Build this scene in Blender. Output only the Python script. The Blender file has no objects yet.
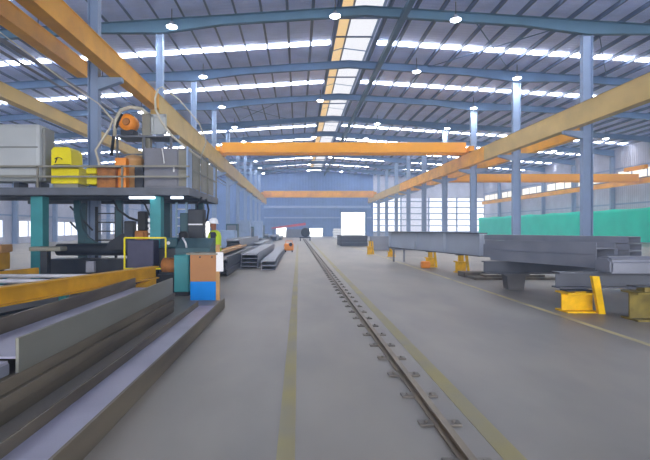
import bpy, bmesh, math, random
from mathutils import Matrix, Vector
random.seed(7)
C = bpy.context.scene.collection
S = bpy.context.scene

# ------------------------------------------------------------------ camera, world, light, exposure
EYE, F, CX, CY = 1.6, 450.0, 298.0, 229.0
cd = bpy.data.cameras.new('camera'); cam = bpy.data.objects.new('camera', cd); C.objects.link(cam)
cam.location = (0, 0, EYE); cam.rotation_euler = (math.pi/2, 0, 0)
cd.sensor_width = 36.0; cd.lens = 36.0*F/650.0; cd.clip_end = 400
cd.shift_x = (325-CX)/650.0; cd.shift_y = -(230-CY)/650.0
S.camera = cam
S.view_settings.view_transform = 'Standard'; S.view_settings.look = 'None'
S.view_settings.exposure = 0.2; S.view_settings.gamma = 1.0; S.view_settings.use_curve_mapping = False
w = bpy.data.worlds.new('sky'); S.world = w; w.use_nodes = True
w.node_tree.nodes['Background'].inputs[0].default_value = (0.86, 0.92, 1.0, 1)
w.node_tree.nodes['Background'].inputs[1].default_value = 4.0
LAMP_W = 420.0          # each high bay lamp
STRIP_E = 21.0          # daylight through the roof strips
RIDGE_E = .9           # daylight through the ridge panels
PANE_E = 1.6            # daylight through wall cladding panels
FRONT_FILL_E = 8.5           # added fill light from the unseen end wall behind the viewpoint
HAZE = 0.0042
S.cycles.volume_bounces = 1
S.cycles.volume_step_rate = 4
S.cycles.max_bounces = 6
S.cycles.sample_clamp_indirect = 4.0

# ------------------------------------------------------------------ materials
def lin(c):
    return tuple((v/12.92 if v <= .04045 else ((v+.055)/1.055)**2.4) for v in [q/255.0 for q in c])
def mat(name, rgb, rough=.6, metal=0., var=.12, scale=3.0, bump=0.0, rgb2=None, spec=.4, detail=6, stretch=(1,1,1)):
    m = bpy.data.materials.new(name); m.use_nodes = True
    nt = m.node_tree; b = nt.nodes['Principled BSDF']
    b.inputs['Roughness'].default_value = rough; b.inputs['Metallic'].default_value = metal
    b.inputs['Specular IOR Level'].default_value = spec
    c = lin(rgb); c2 = lin(rgb2) if rgb2 else tuple(max(0, v*(1-var*2.2)) for v in c)
    tc = nt.nodes.new('ShaderNodeTexCoord'); mp = nt.nodes.new('ShaderNodeMapping'); mp.inputs['Scale'].default_value = stretch
    no = nt.nodes.new('ShaderNodeTexNoise'); no.inputs['Scale'].default_value = scale; no.inputs['Detail'].default_value = detail
    rp = nt.nodes.new('ShaderNodeValToRGB')
    rp.color_ramp.elements[0].position = .35; rp.color_ramp.elements[1].position = .62
    rp.color_ramp.elements[0].color = (*c2, 1); rp.color_ramp.elements[1].color = (*c, 1)
    nt.links.new(tc.outputs['Object'], mp.inputs[0]); nt.links.new(mp.outputs[0], no.inputs['Vector'])
    nt.links.new(no.outputs['Fac'], rp.inputs[0]); nt.links.new(rp.outputs[0], b.inputs['Base Color'])
    if bump:
        bp = nt.nodes.new('ShaderNodeBump'); bp.inputs['Strength'].default_value = bump; bp.inputs['Distance'].default_value = .02
        nt.links.new(no.outputs['Fac'], bp.inputs['Height']); nt.links.new(bp.outputs[0], b.inputs['Normal'])
    return m
def glow(name, rgb, e):
    m = bpy.data.materials.new(name); m.use_nodes = True
    nt = m.node_tree; nt.nodes.remove(nt.nodes['Principled BSDF'])
    em = nt.nodes.new('ShaderNodeEmission'); em.inputs[0].default_value = (*lin(rgb), 1); em.inputs[1].default_value = e
    nt.links.new(em.outputs[0], nt.nodes['Material Output'].inputs[0])
    return m
def ribbed(name, rgb, axis, period, rough=.55, depth=.6, var=.08):
    """painted corrugated sheet: ribs along the other axis"""
    m = mat(name, rgb, rough, 0, var, .6)
    nt = m.node_tree; b = nt.nodes['Principled BSDF']
    tc = [n for n in nt.nodes if n.type == 'TEX_COORD'][0]
    wv = nt.nodes.new('ShaderNodeTexWave'); wv.bands_direction = axis; wv.inputs['Scale'].default_value = 6.283/20/period*1.0
    wv.inputs['Distortion'].default_value = 0
    bp = nt.nodes.new('ShaderNodeBump'); bp.inputs['Strength'].default_value = depth; bp.inputs['Distance'].default_value = .05
    nt.links.new(tc.outputs['Object'], wv.inputs['Vector']); nt.links.new(wv.outputs['Fac'], bp.inputs['Height'])
    nt.links.new(bp.outputs[0], b.inputs['Normal'])
    return m

M = {}
M['concrete'] = mat('concrete floor', (138,131,120), .42, 0, .07, .9, .02, rgb2=(119,114,107), detail=9, stretch=(1,.45,1), spec=.45)
M['pad'] = mat('rail bed concrete', (170,162,152), .6, 0, .08, 1.5)
M['floor_yellow'] = mat('worn yellow paint', (158,146,92), .6, 0, .1, 1.2, rgb2=(142,136,112), detail=9)
M['floor_cream'] = mat('worn cream paint', (204,190,132), .6, 0, .1, 1.2, rgb2=(160,150,118), detail=9)
M['roof'] = ribbed('roof sheet', (206,217,255), 'Y', .33, depth=.35)
M['wall_blue'] = ribbed('blue end wall sheet', (98,128,182), 'X', .33)
M['wall_pale'] = ribbed('pale wall sheet', (196,198,214), 'Y', .33)
M['steel_blue'] = mat('blue grey painted steel', (82,112,150), .5, 0, .08, 1.0)
M['steel_teal'] = mat('teal grey painted steel', (70,104,126), .5, 0, .08, 1.0)
M['column'] = mat('column paint', (138,158,190), .45, 0, .06, 1.0)
M['purlin'] = mat('purlin steel', (92,104,132), .5, 0, .08, 1.0)
M['orange'] = mat('orange runway paint', (250,180,30), .5, 0, .1, .8, rgb2=(226,156,26), spec=.2)
M['tan'] = mat('tan and haze toned runway paint', (204,172,98), .55, 0, .08, .8)
M['crane'] = mat('crane yellow orange paint', (255,174,0), .6, 0, .03, .8, spec=.05)
M['yellow'] = mat('yellow machine paint', (238,222,0), .45, 0, .06, 2, spec=.2)
M['stand_yellow'] = mat('scuffed yellow stand paint', (250,198,0), .5, 0, .14, 4, spec=.2)
M['olive'] = mat('dirty olive yellow paint', (128,112,40), .6, 0, .2, 4)
M['conveyor_yellow'] = mat('amber conveyor paint', (214,160,28), .5, 0, .14, 2)
M['teal'] = mat('teal machine paint', (42,140,146), .45, 0, .08, 2)
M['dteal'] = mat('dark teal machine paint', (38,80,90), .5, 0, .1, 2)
M['dark'] = mat('dark machine steel', (44,48,56), .5, .2, .15, 3)
M['black'] = mat('black rubber', (22,23,26), .6, 0, .1, 3)
M['plat'] = mat('platform grey paint', (92,98,108), .5, 0, .1, 2)
M['rail_tan'] = mat('grey tan rail paint', (138,136,122), .5, 0, .08, 2)
M['panelgrey'] = mat('grey panel', (118,120,130), .5, 0, .08, 1.5)
M['tank'] = mat('pale grey tank paint', (178,184,186), .45, 0, .05, .8)
M['tank_end'] = mat('taupe grey tank end', (128,130,126), .5, 0, .05, .8)
M['morange'] = mat('bright orange machine paint', (248,150,32), .45, 0, .06, 2)
M['mtan'] = mat('tan machine housing', (196,150,92), .5, 0, .1, 3)
M['rust'] = mat('brown orange machine casting', (176,112,48), .6, 0, .2, 5)
M['mill'] = mat('mill steel', (142,142,146), .42, .35, .1, 2.0, rgb2=(120,120,126), stretch=(1,.2,1))
M['roller'] = mat('bright roller steel', (206,206,212), .35, .1, .06, 3)
M['web'] = mat('lilac grey primed steel', (168,168,186), .38, .2, .06, 1.2, rgb2=(150,150,170))
M['brown'] = mat('brown oxidised steel', (118,109,92), .55, .15, .2, 3.0, rgb2=(80,73,62), stretch=(1,.15,1))
M['olivegrey'] = mat('grey green flange steel', (128,128,118), .5, .2, .08, 2.0, stretch=(1,.2,1))
M['beamgrey'] = mat('grey primed steel', (132,136,148), .45, .15, .08, 1.5)
M['beamdark'] = mat('dark grey primed steel', (84,88,98), .5, .15, .1, 1.5)
M['beamside'] = mat('dark steel edge', (96,94,92), .5, .2, .12, 2)
M['girder'] = mat('pale blue grey girder paint', (176,186,202), .45, 0, .05, 1.0)
M['railsteel'] = mat('brown rail steel', (122,108,88), .4, .4, .15, 3)
M['clip'] = mat('rail clip steel', (128,121,112), .6, .2, .2, 5)
M['kraft'] = mat('brown cardboard', (176,124,78), .7, 0, .05, 2)
M['bluepaint'] = mat('bright blue paint', (0,132,222), .5, 0, .04, 2, spec=.2)
M['white'] = mat('white paint', (236,238,240), .5, 0, .03, 2)
M['paper'] = mat('paper', (240,240,240), .8, 0, .02, 2)
M['tarp'] = mat('green tarpaulin', (0,240,204), .65, 0, .04, .6, spec=.1)
M['red'] = mat('red roof sheet', (204,72,84), .6, 0, .08, 1)
M['ltblue'] = mat('light blue grey ladder paint', (150,180,200), .45, 0, .06, 2)
M['hose'] = mat('pale hose', (196,190,172), .4, 0, .05, 3)
M['blackhose'] = mat('black hose', (26,28,32), .5, 0, .05, 3)
M['cabinet_far'] = mat('pale blue cabinet paint', (150,172,206), .5, 0, .06, 2)
M['purple'] = mat('dark violet grey guard', (58,58,84), .5, 0, .1, 3)
M['skin'] = mat('skin', (150,98,72), .55, 0, .05, 8)
M['vest'] = mat('yellow green safety vest', (196,224,48), .7, 0, .05, 6)
M['navy'] = mat('navy work cloth', (38,44,64), .8, 0, .1, 10)
M['silver'] = mat('silver tape', (210,212,214), .35, .2, .03, 5)
M['ground'] = mat('yard concrete', (200,200,196), .8, 0, .05, .3)
M['strip'] = glow('daylit roof strip', (236,242,255), STRIP_E)
M['ridge_w'] = glow('daylit white ridge panel', (244,246,255), RIDGE_E)
M['ridge_c'] = glow('daylit cream ridge panel', (255,218,160), RIDGE_E*.85)
M['pane'] = glow('daylit wall panel', (232,238,255), PANE_E)
M['pane_soft'] = glow('daylit translucent cladding', (214,222,250), PANE_E*.62)
M['fill_front'] = glow('added front fill glow', (246,248,255), FRONT_FILL_E)
M['pane_cream'] = glow('daylit ribbon pane', (250,246,236), PANE_E*.8)
M['lamp'] = glow('lamp lens', (240,246,255), 30)
M['tube'] = glow('tube light', (220,235,255), 6)

# ------------------------------------------------------------------ mesh helpers
class MB:
    def __init__(s): s.bm = bmesh.new(); s.T = Matrix.Identity(4)
    def _new(s, vs):
        bmesh.ops.transform(s.bm, matrix=s.T, verts=vs); return s
    def box(s, x0, x1, y0, y1, z0, z1, bev=0.0, R=None):
        r = bmesh.ops.create_cube(s.bm, size=1.0); vs = r['verts']
        for v in vs: v.co = Vector(((x0+x1)/2+v.co.x*(x1-x0), (y0+y1)/2+v.co.y*(y1-y0), (z0+z1)/2+v.co.z*(z1-z0)))
        if bev:
            es = list({e for v in vs for e in v.link_edges})
            g = bmesh.ops.bevel(s.bm, geom=es, offset=bev, segments=2, affect='EDGES', profile=.5)
            vs = list({v for f in g['faces'] for v in f.verts} | {v for v in vs if v.is_valid})
        if R: bmesh.ops.transform(s.bm, matrix=R, verts=vs)
        return s._new(vs)
    def prism(s, poly, o, u, v, wv, L):
        """2-D polygon (u,v) at o extruded L along wv"""
        o, u, v, wv = Vector(o), Vector(u), Vector(v), Vector(wv)
        a = [s.bm.verts.new(o+u*p[0]+v*p[1]) for p in poly]; b = [s.bm.verts.new(o+u*p[0]+v*p[1]+wv*L) for p in poly]
        n = len(poly)
        fs = [s.bm.faces.new(a), s.bm.faces.new(b[::-1])]
        for i in range(n): fs.append(s.bm.faces.new((a[i], b[i], b[(i+1) % n], a[(i+1) % n])))
        bmesh.ops.recalc_face_normals(s.bm, faces=fs)
        return s._new(a+b)
    def tube(s, pts, r, seg=10, caps=True):
        pts = [Vector(p) for p in pts]; rings = []; allv = []
        rr = r if isinstance(r, (list, tuple)) else [r]*len(pts)
        up = None
        for i, p in enumerate(pts):
            d = (pts[min(i+1, len(pts)-1)]-pts[max(i-1, 0)]).normalized()
            if up is None: up = d.orthogonal().normalized()
            up = (up-d*up.dot(d)).normalized(); q = d.cross(up)
            ring = [s.bm.verts.new(p+(up*math.cos(2*math.pi*k/seg)+q*math.sin(2*math.pi*k/seg))*rr[i]) for k in range(seg)]
            rings.append(ring); allv += ring
        fs = []
        for A, B in zip(rings, rings[1:]):
            for k in range(seg):
                f = s.bm.faces.new((A[k], A[(k+1) % seg], B[(k+1) % seg], B[k])); f.smooth = True; fs.append(f)
        if caps: fs += [s.bm.faces.new(rings[0][::-1]), s.bm.faces.new(rings[-1])]
        bmesh.ops.recalc_face_normals(s.bm, faces=fs)
        return s._new(allv)
    def lathe(s, prof, c, seg=16, axis='Z', sx=1, sy=1):
        c = Vector(c); rings = []; allv = []
        for r, h in prof:
            ring = []
            for k in range(seg):
                a = 2*math.pi*k/seg; x, y = r*math.cos(a)*sx, r*math.sin(a)*sy
                p = {'Z': (x, y, h), 'X': (h, x, y), 'Y': (x, h, y)}[axis]
                ring.append(s.bm.verts.new(c+Vector(p)))
            rings.append(ring); allv += ring
        fs = []
        for A, B in zip(rings, rings[1:]):
            for k in range(seg):
                f = s.bm.faces.new((A[k], A[(k+1) % seg], B[(k+1) % seg], B[k])); f.smooth = True; fs.append(f)
        fs += [s.bm.faces.new(rings[0][::-1]), s.bm.faces.new(rings[-1])]
        bmesh.ops.recalc_face_normals(s.bm, faces=fs)
        return s._new(allv)
    def bar(s, p, q, wd, ht, up=(0, 0, 1)):
        p, q = Vector(p), Vector(q); d = (q-p); L = d.length; d.normalize()
        u = d.cross(Vector(up))
        if u.length < 1e-4: u = d.cross(Vector((1, 0, 0)))
        u.normalize(); v = u.cross(d)
        return s.prism([(-wd/2, -ht/2), (wd/2, -ht/2), (wd/2, ht/2), (-wd/2, ht/2)], p, u, v, d, L)
    def build(s, name, m, parent=None, base=None):
        """one mesh object; the origin sits at base (world) or, for children, at the parent's origin"""
        me = bpy.data.meshes.new(name); 
        off = WORLD[parent.name] if parent else Vector(base if base is not None else s.foot())
        bmesh.ops.translate(s.bm, vec=-off, verts=s.bm.verts)
        s.bm.to_mesh(me); s.bm.free(); me.materials.append(M[m] if isinstance(m, str) else m)
        o = bpy.data.objects.new(name, me); C.objects.link(o)
        if parent: o.parent = parent
        else: o.location = off
        WORLD[o.name] = off.copy()
        return o
    def foot(s):
        xs = [v.co for v in s.bm.verts]
        return ((min(v.x for v in xs)+max(v.x for v in xs))/2, (min(v.y for v in xs)+max(v.y for v in xs))/2, min(v.z for v in xs))
WORLD = {}
def tag(o, label=None, cat=None, group=None, kind=None):
    if label: o['label'] = label
    if cat: o['category'] = cat
    if group: o['group'] = group
    if kind: o['kind'] = kind
    return o
def thing(name, label, cat, loc=(0, 0, 0), group=None, kind=None):
    o = bpy.data.objects.new(name, None); C.objects.link(o); o.location = loc
    WORLD[o.name] = Vector(loc); o.empty_display_size = .2
    return tag(o, label, cat, group, kind)
def struct(name, mb, m, label=None):
    o = mb.build(name, m); o['kind'] = 'structure'
    if label: o['label'] = label
    return o
def ipoly(depth, flange, tw, tf):
    """I-section outline: u across the web (depth), v along the flanges"""
    D, B, t = depth/2, flange/2, tw/2
    return [(-D, -B), (-D+tf, -B), (-D+tf, -t), (D-tf, -t), (D-tf, -B), (D, -B), (D, B), (D-tf, B), (D-tf, t), (-D+tf, t), (-D+tf, B), (-D, B)]
def cpoly(depth, flange, t):
    """channel outline lying on its side, mouth toward +u"""
    D, B = depth/2, flange/2
    return [(-D, -B), (D, -B), (D, -B+t), (-D+t, -B+t), (-D+t, B-t), (D, B-t), (D, B), (-D, B)]
def sect(mb, kind, p0, p1, depth, flange, tw, tf, lying=True):
    """a rolled section from p0 to p1 (centre line); lying = web level"""
    p0, p1 = Vector(p0), Vector(p1); d = p1-p0; L = d.length; d.normalize()
    side = d.cross(Vector((0, 0, 1))).normalized(); up = side.cross(d)
    poly = ipoly(depth, flange, tw, tf) if kind == 'I' else cpoly(depth, flange, tf)
    if lying: mb.prism(poly, p0, side, up, d, L)
    else: mb.prism(poly, p0, up, side, d, L)
    return mb
nth = ['first', 'second', 'third', 'fourth', 'fifth', 'sixth', 'seventh', 'eighth', 'ninth', 'tenth', 'eleventh', 'twelfth', 'thirteenth', 'fourteenth']

# ------------------------------------------------------------------ the hall
XL, XR, XC, YB, YF = -31.0, 40.0, 3.7, 96.8, -20.0
COLL, COLR = -7.6, 15.9
SL = .065
FR = [24.8+8*k for k in range(-5, 10)]
def roofz(x): return 14.15-SL*abs(x-XC)

struct('floor', MB().box(XL-.3, XR+.3, YF-.3, YB+.3, -.25, 0), 'concrete')
struct('ground', MB().box(-80, 90, YB+.31, 190, -.3, -.02), 'ground')
RW = 1.25
cb = MB()
for sgn in (-1, 1):
    xe = XL-.3 if sgn < 0 else XR+.3; xi = XC+sgn*RW
    a, b = roofz(xi), roofz(xe)
    cb.prism([(xi, a), (xe, b), (xe, b+.12), (xi, a+.12)], (0, YF-.3, 0), (1, 0, 0), (0, 0, 1), (0, 1, 0), YB-YF+.6)
struct('ceiling', cb, 'roof')
# ridge monitor with daylit panels, one window per bay
rm = MB()
for sgn in (-1, 1):
    xi = XC+sgn*(RW+.02); rm.box(min(xi, xi+sgn*.1), max(xi, xi+sgn*.1), YF, YB, 13.9, 14.75)
rm.box(XC-RW-.12, XC+RW+.12, YF, YB, 14.95, 15.0)
struct('trim_ridge', rm, 'steel_blue')
wn = 0
for i in range(4, len(FR)-1):
    y0, y1 = FR[i]+.15, FR[i+1]-.15
    for (xa, xb, mm) in ((XC-RW+.03, XC-.48, 'ridge_c'), (XC-.42, XC+RW-.03, 'ridge_w')):
        wn += 1
        pb = MB(); n = 4
        za = 14.55 if mm == 'ridge_c' else 14.75; zb = 14.75 if mm == 'ridge_c' else 14.55
        pb.prism([(xa, za), (xb, zb), (xb, zb+.04), (xa, za+.04)], (0, y0, 0), (1, 0, 0), (0, 0, 1), (0, 1, 0), y1-y0)
        o = struct('window_%d' % wn, pb, mm)
    tb = MB()
    tb.box(XC-.48, XC-.42, FR[i], FR[i+1], 14.5, 14.7)
    for q in (1, 2): tb.box(XC-RW, XC+RW, FR[i]+q*2.67-.03, FR[i]+q*2.67+.03, 14.42, 14.52)
    struct('trim_ridge_bars', tb, 'purlin')
# daylit roof strips across the slopes
for i, y in enumerate(FR[:-1]):
    k = i-5
    if k == 2 or k < -1: continue
    for sgn in (-1, 1):
        xi = XC+sgn*(RW+.35); xe = XL+.5 if sgn < 0 else XR-.5
        wn += 1
        ys = y+4.9
        struct('window_%d' % wn, MB().prism([(xi, roofz(xi)-.06), (xe, roofz(xe)-.06), (xe, roofz(xe)-.02), (xi, roofz(xi)-.02)], (0, ys, 0), (1, 0, 0), (0, 0, 1), (0, 1, 0), .52), 'strip')
# purlins
x = XL+.6; pn = 0
while x < XR:
    if abs(x-XC) > RW+.05:
        z = roofz(x)-.07; sg = 1 if x > XC else -1
        struct('roof_beam_purlin', MB().prism([(-.05, -.2), (.07, -.2), (.07, -.18), (-.03, -.18), (-.03, -.02), (-.09, -.02), (-.09, 0), (-.05, 0)], (x, YF, z), (1, 0, 0), (0, 0, 1), (0, 1, 0), YB-YF), 'purlin')
    x += 1.42
# rafters: tapered I-beams that follow the gable
def rafter(y, m):
    b = MB(); top = lambda x: roofz(x)-.28
    def dep(x):
        d = min(abs(x-c) for c in (COLL, COLR, XL, XR)); return .52+.25*max(0, 1-d/3.5)
    xs = sorted(set([XL+.05, XL+3.5, COLL-3.5, COLL, COLL+3.5, XC, COLR-3.5, COLR, COLR+3.5, XR-3.5, XR-.05]))
    for xa, xb in zip(xs, xs[1:]):
        ta, tb_ = top(xa), top(xb); ba, bb = ta-dep(xa), tb_-dep(xb)
        b.prism([(xa, ba), (xb, bb), (xb, tb_), (xa, ta)], (0, y-.012, 0), (1, 0, 0), (0, 0, 1), (0, 1, 0), .024)
        b.prism([(xa, ba), (xb, bb), (xb, bb+.03), (xa, ba+.03)], (0, y-.14, 0), (1, 0, 0), (0, 0, 1), (0, 1, 0), .28)
        b.prism([(xa, ta-.03), (xb, tb_-.03), (xb, tb_), (xa, ta)], (0, y-.14, 0), (1, 0, 0), (0, 0, 1), (0, 1, 0), .28)
    return struct('roof_beam', b, m)
for i, y in enumerate(FR[:-1]): rafter(y, 'steel_teal' if i == 5 else 'steel_blue')
# columns
def column(x, y, m='column', wd=.55):
    zt = roofz(x)-.28-.85+.02
    b = MB()
    b.prism(ipoly(wd, .3, .02, .03), (x, y, 0.03), (1, 0, 0), (0, 1, 0), (0, 0, 1), zt-.03)
    b.box(x-.36, x+.36, y-.28, y+.28, 0, .035)
    return struct('column', b, m)
for y in FR[2:-1]:
    column(COLL, y, wd=.38); column(COLR, y)
for y in FR[6:-1:1]:
    column(XL+.32, y); column(XR-.32, y)
# longitudinal struts and ridge tray
for n_, (x, z, wd, ht, m) in enumerate([(5.75, 13.05, .3, .3, 'steel_teal')]):
    struct('roof_beam_strut', MB().box(x-wd/2, x+wd/2, YF, YB, z, z+ht), m)
# bracing rods in the roof plane
for (xa, ya, xb, yb) in [(9.5, 24.8, 15.5, 32.8), (15.5, 24.8, 9.5, 32.8), (16.5, 24.8, 22.5, 32.8), (-7, 40.8, -1, 48.8), (-1, 40.8, -7, 48.8)]:
    struct('roof_beam_brace', MB().tube([(xa, ya, roofz(xa)-.36), (xb, yb, roofz(xb)-.36)], .03, 6), 'steel_blue')
# end walls with openings onto the bright yard
def wall_with_holes(x0, x1, y0, y1, zt, holes, top=None):
    b = MB(); xs = x0
    for (a, c, z0, z1) in sorted(holes):
        b.box(xs, a, y0, y1, 0, zt); b.box(a, c, y0, y1, z1, zt)
        if z0 > 0: b.box(a, c, y0, y1, 0, z0)
        xs = c
    b.box(xs, x1, y0, y1, 0, zt)
    return b
b = wall_with_holes(XL, COLR+.3, YB, YB+.25, 11.0, [(9.3, 14.4, 0, 5.15), (2.5, 5.3, 0, 1.75), (-4.7, -2.5, .0, 1.85), (-22, -19, 0, 3.2)])
zl, zc, zr = roofz(XL)+.05, roofz(XC)+.05, roofz(COLR+.3)+.05
b.prism([(XL, 11.0), (COLR+.3, 11.0), (COLR+.3, zr), (XC, zc), (XL, zl)], (0, YB, 0), (1, 0, 0), (0, 0, 1), (0, 1, 0), .25)
struct('wall_back', b, 'wall_blue')
bd = MB()
for z, h in ((6.1, .5), (9.0, .35), (3.9, .3)): 
    for xa, xb in (((COLL+.3, 9.0), (14.8, COLR)) if z < 5.3 else ((COLL+.3, COLR-.3),)): bd.box(xa, xb, YB-.16, YB-.01, z, z+h)
struct('trim_1', bd, 'cabinet_far')
fr = MB()
for xa in (9.1, 14.4): fr.box(xa, xa+.2, YB-.2, YB+.26, 0, 5.35)
fr.box(9.1, 14.6, YB-.2, YB+.26, 5.15, 5.4)
struct('door_1', fr, 'steel_blue')
# right part of the end wall: translucent cladding behind girts
b = MB().box(COLR+.3, XR+.3, YB+.1, YB+.35, 0, .9); b.prism([(COLR+.3, 8.2), (XR+.3, 8.2), (XR+.3, roofz(XR+.3)+.05), (COLR+.3, roofz(COLR+.3)+.05)], (0, YB+.1, 0), (1, 0, 0), (0, 0, 1), (0, 1, 0), .25)
struct('wall_back_right', b, 'wall_pale')
wn += 1
for i in range(4):
    xa = COLR+.35+i*6
    wn += 1
    struct('window_%d' % wn, MB().box(xa, xa+5.75, YB+.12, YB+.16, .9, 8.2), 'pane' if i != 1 else 'pane_soft')
    g = MB().box(xa+5.75, xa+6.0, YB-.2, YB+.2, 0, 8.4)
    for z in (.9, 2.2, 3.5, 4.8, 6.1, 7.4): g.box(xa, xa+5.75, YB-.1, YB+.1, z, z+.2)
    struct('trim_2', g, 'column')
# side walls
def side_wall(x, sgn, wins, name, m):
    b = MB(); x0, x1 = (x-.25, x) if sgn < 0 else (x, x+.25)
    zt = roofz(x)+.05; ys = YF
    for (a, c, z0, z1) in wins:
        b.box(x0, x1, ys, a, 0, zt); b.box(x0, x1, a, c, 0, z0); b.box(x0, x1, a, c, z1, zt); ys = c
    b.box(x0, x1, ys, YB+.3, 0, zt)
    struct(name, b, m)
lw = [(FR[i]+1.2, FR[i]+6.6, .75, 2.5) for i in range(6, 14)]
rw = [(FR[i]+.4, FR[i]+7.6, 7.7, 8.7) for i in range(6, 14)]
side_wall(XL, -1, lw, 'wall_left', 'wall_pale'); side_wall(XR, 1, rw, 'wall_right', 'wall_pale')
for (x, ws, mm) in ((XL-.12, lw, 'pane'), (XR+.12, rw, 'pane_cream')):
    for (a, c, z0, z1) in ws:
        wn += 1
        o = struct('window_%d' % wn, MB().box(x-.02, x+.02, a, c, z0, z1), mm)
        f = MB(); s_ = 1 if x < 0 else -1
        for q in range(4): yy = a+(c-a)*q/3; f.box(x+s_*.02, x+s_*.1, yy-.05, yy+.05, z0, z1)
        f.build('window_frame', 'column', o)
gt = MB()
for z in (4.6, 7.4, 9.0): gt.box(XR-.1, XR-.003, YF+1, YB, z, z+.18)
struct('trim_3', gt, 'column')
gt = MB()
for z in (3.0, 5.2, 7.6): gt.box(XL+.003, XL+.1, YF+1, YB, z, z+.18)
struct('trim_4', gt, 'column')
struct('wall_front', MB().box(XL-.25, XR+.25, YF-.3, YF-.01, 0, 14.6), 'wall_pale')
# glowing panels added on the unseen end wall to light camera-facing surfaces
for i in range(7):
    wn += 1
    struct('window_%d' % wn, MB().box(-22+i*8, -22+i*8+7.5, YF+.02, YF+.06, 1.2, 9.5), 'fill_front')

# painted floor lines
def line(p, q, wd, m):
    b = MB(); b.bar((p[0], p[1], .0015), (q[0], q[1], .0015), wd, .003); struct('floor_marking', b, m)
line((-.09, .5), (-.03, 46), .13, 'floor_yellow')
line((1.5, .5), (1.66, 60), .16, 'floor_yellow')
line((4.85, .5), (4.85, 40), .10, 'floor_cream')

# haze in the hall air
hm = bpy.data.materials.new('hall haze'); hm.use_nodes = True
nt = hm.node_tree; nt.nodes.remove(nt.nodes['Principled BSDF'])
vs = nt.nodes.new('ShaderNodeVolumeScatter'); vs.inputs['Color'].default_value = (.5, .68, 1, 1); vs.inputs['Density'].default_value = HAZE; vs.inputs['Anisotropy'].default_value = .2
nt.links.new(vs.outputs[0], nt.nodes['Material Output'].inputs['Volume'])
M['haze'] = hm
o = MB().box(XL+.01, XR-.01, YF+.01, YB-.01, .005, 10.7).build('haze', 'haze')
tag(o, 'thin bluish haze hanging in the air of the whole hall', 'haze', kind='stuff')

# ------------------------------------------------------------------ high bay lamps
lampdata = {}
def lamp(x, y, label, power=LAMP_W):
    zb = roofz(x)-.5
    t = thing('high_bay_lamp', label, 'lamp', (x, y, zb-.55), 'high bay lamps under the roof beams')
    MB().tube([(x, y, zb+.496), (x, y, zb-.22)], .025, 6).build('stem', 'dark', t)
    MB().lathe([(.09, -.2), (.12, -.3), (.26, -.38), (.29, -.46), (.27, -.46), (.19, -.42)], (x, y, zb), 14).build('lamp_shade', 'panelgrey', t)
    MB().lathe([(.05, -.42), (.26, -.43), (.28, -.48), (.2, -.53), (.02, -.55)], (x, y, zb), 14).build('lens', 'lamp', t)
    ld = lampdata.get(power)
    if not ld:
        ld = lampdata[power] = bpy.data.lights.new('lamp_glow', 'SPOT'); ld.energy = power; ld.spot_size = math.radians(150); ld.spot_blend = .6
        ld.shadow_soft_size = .2; ld.color = (.88, .94, 1)
    lo = bpy.data.objects.new('lamp_glow', ld); C.objects.link(lo); lo.parent = t; lo.location = (0, 0, -.03)
rows = {0: [-22, -14, -6.8, 2.0, 8.5], 1: [-22, -14, -6.8, 8.5, 15.7], 2: [-22, -14, -6.8, 2.0, 15.7, 24.8, 32], 3: [-14, -6.8, 8.5, 16, 24.8, 33],
        4: [-6.8, 2, 8.5, 24.8, 32], 5: [-6.8, 2, 8.5, 20, 30], 6: [-6.8, 2, 8.5, 24.8], 7: [-6.8, 2, 8.5], 8: [-6.8, 2, 8.5]}  # outermost right-bay lamps are added to brighten the tarpaulin
for k, xs in rows.items():
    for j, x in enumerate(xs):
        if k < 0:
            lb = 'round white high bay lamp under a roof beam behind the viewpoint, %s from the left on beam %s' % (nth[j], nth[-k-1])
        else:
            lb = 'glowing round high bay lamp under the %s roof beam ahead, %s from the left' % (nth[k], nth[j])
        lamp(x, 24.8+8*k-.55, lb, LAMP_W if k != 2 else LAMP_W)

# ------------------------------------------------------------------ crane runways and cranes
def runway(x, y0, y1, zb, zt, label, mats, colx=None, name='crane_runway_girder', fl=.45, cuts=None, deps=None):
    t = thing(name, label, 'crane girder', (x, y0, zb), 'crane runway girders along the hall')
    segs = len(mats)
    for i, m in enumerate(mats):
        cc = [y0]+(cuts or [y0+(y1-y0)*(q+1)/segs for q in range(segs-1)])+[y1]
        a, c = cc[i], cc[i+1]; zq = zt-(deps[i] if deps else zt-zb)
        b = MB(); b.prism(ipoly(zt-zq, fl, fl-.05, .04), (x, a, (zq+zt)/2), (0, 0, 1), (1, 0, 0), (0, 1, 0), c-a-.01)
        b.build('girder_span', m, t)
    MB().box(x-.035, x+.035, y0, y1, zt, zt+.1).build('crane_rail', 'dark', t)
    if colx is not None:
        for y in FR:
            if y0 < y < y1:
                s_ = 1 if x > colx else -1
                zk = zt-(deps[0] if deps and y < 21.2 else zt-zb); b = MB(); b.prism([(colx+s_*.19, zk-.45), (x+s_*.2, zk-.15), (x+s_*.2, zk), (colx+s_*.19, zk)], (0, y-.12, 0), (1, 0, 0), (0, 0, 1), (0, 1, 0), .24)
                b.build('bracket', 'column', t)
    return t
runway(-6.75, 2, 94, 6.75, 7.95, 'long orange crane girder along the left columns of the main bay', ['orange', 'tan', 'tan', 'tan'], COLL, cuts=[21.2, 45, 70], deps=[.72, 1.2, 1.2, 1.2])  # tan spans put haze and reflection into the colour of the orange girder
runway(14.8, 6, 94, 7.0, 8.1, 'long tan crane girder along the right columns of the main bay', ['tan', 'orange', 'tan'], COLR)
runway(-8.75, 2, 18.3, 7.75, 8.35, 'orange crane girder in the left bay ending at the nearest left column', ['orange'], None)
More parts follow.
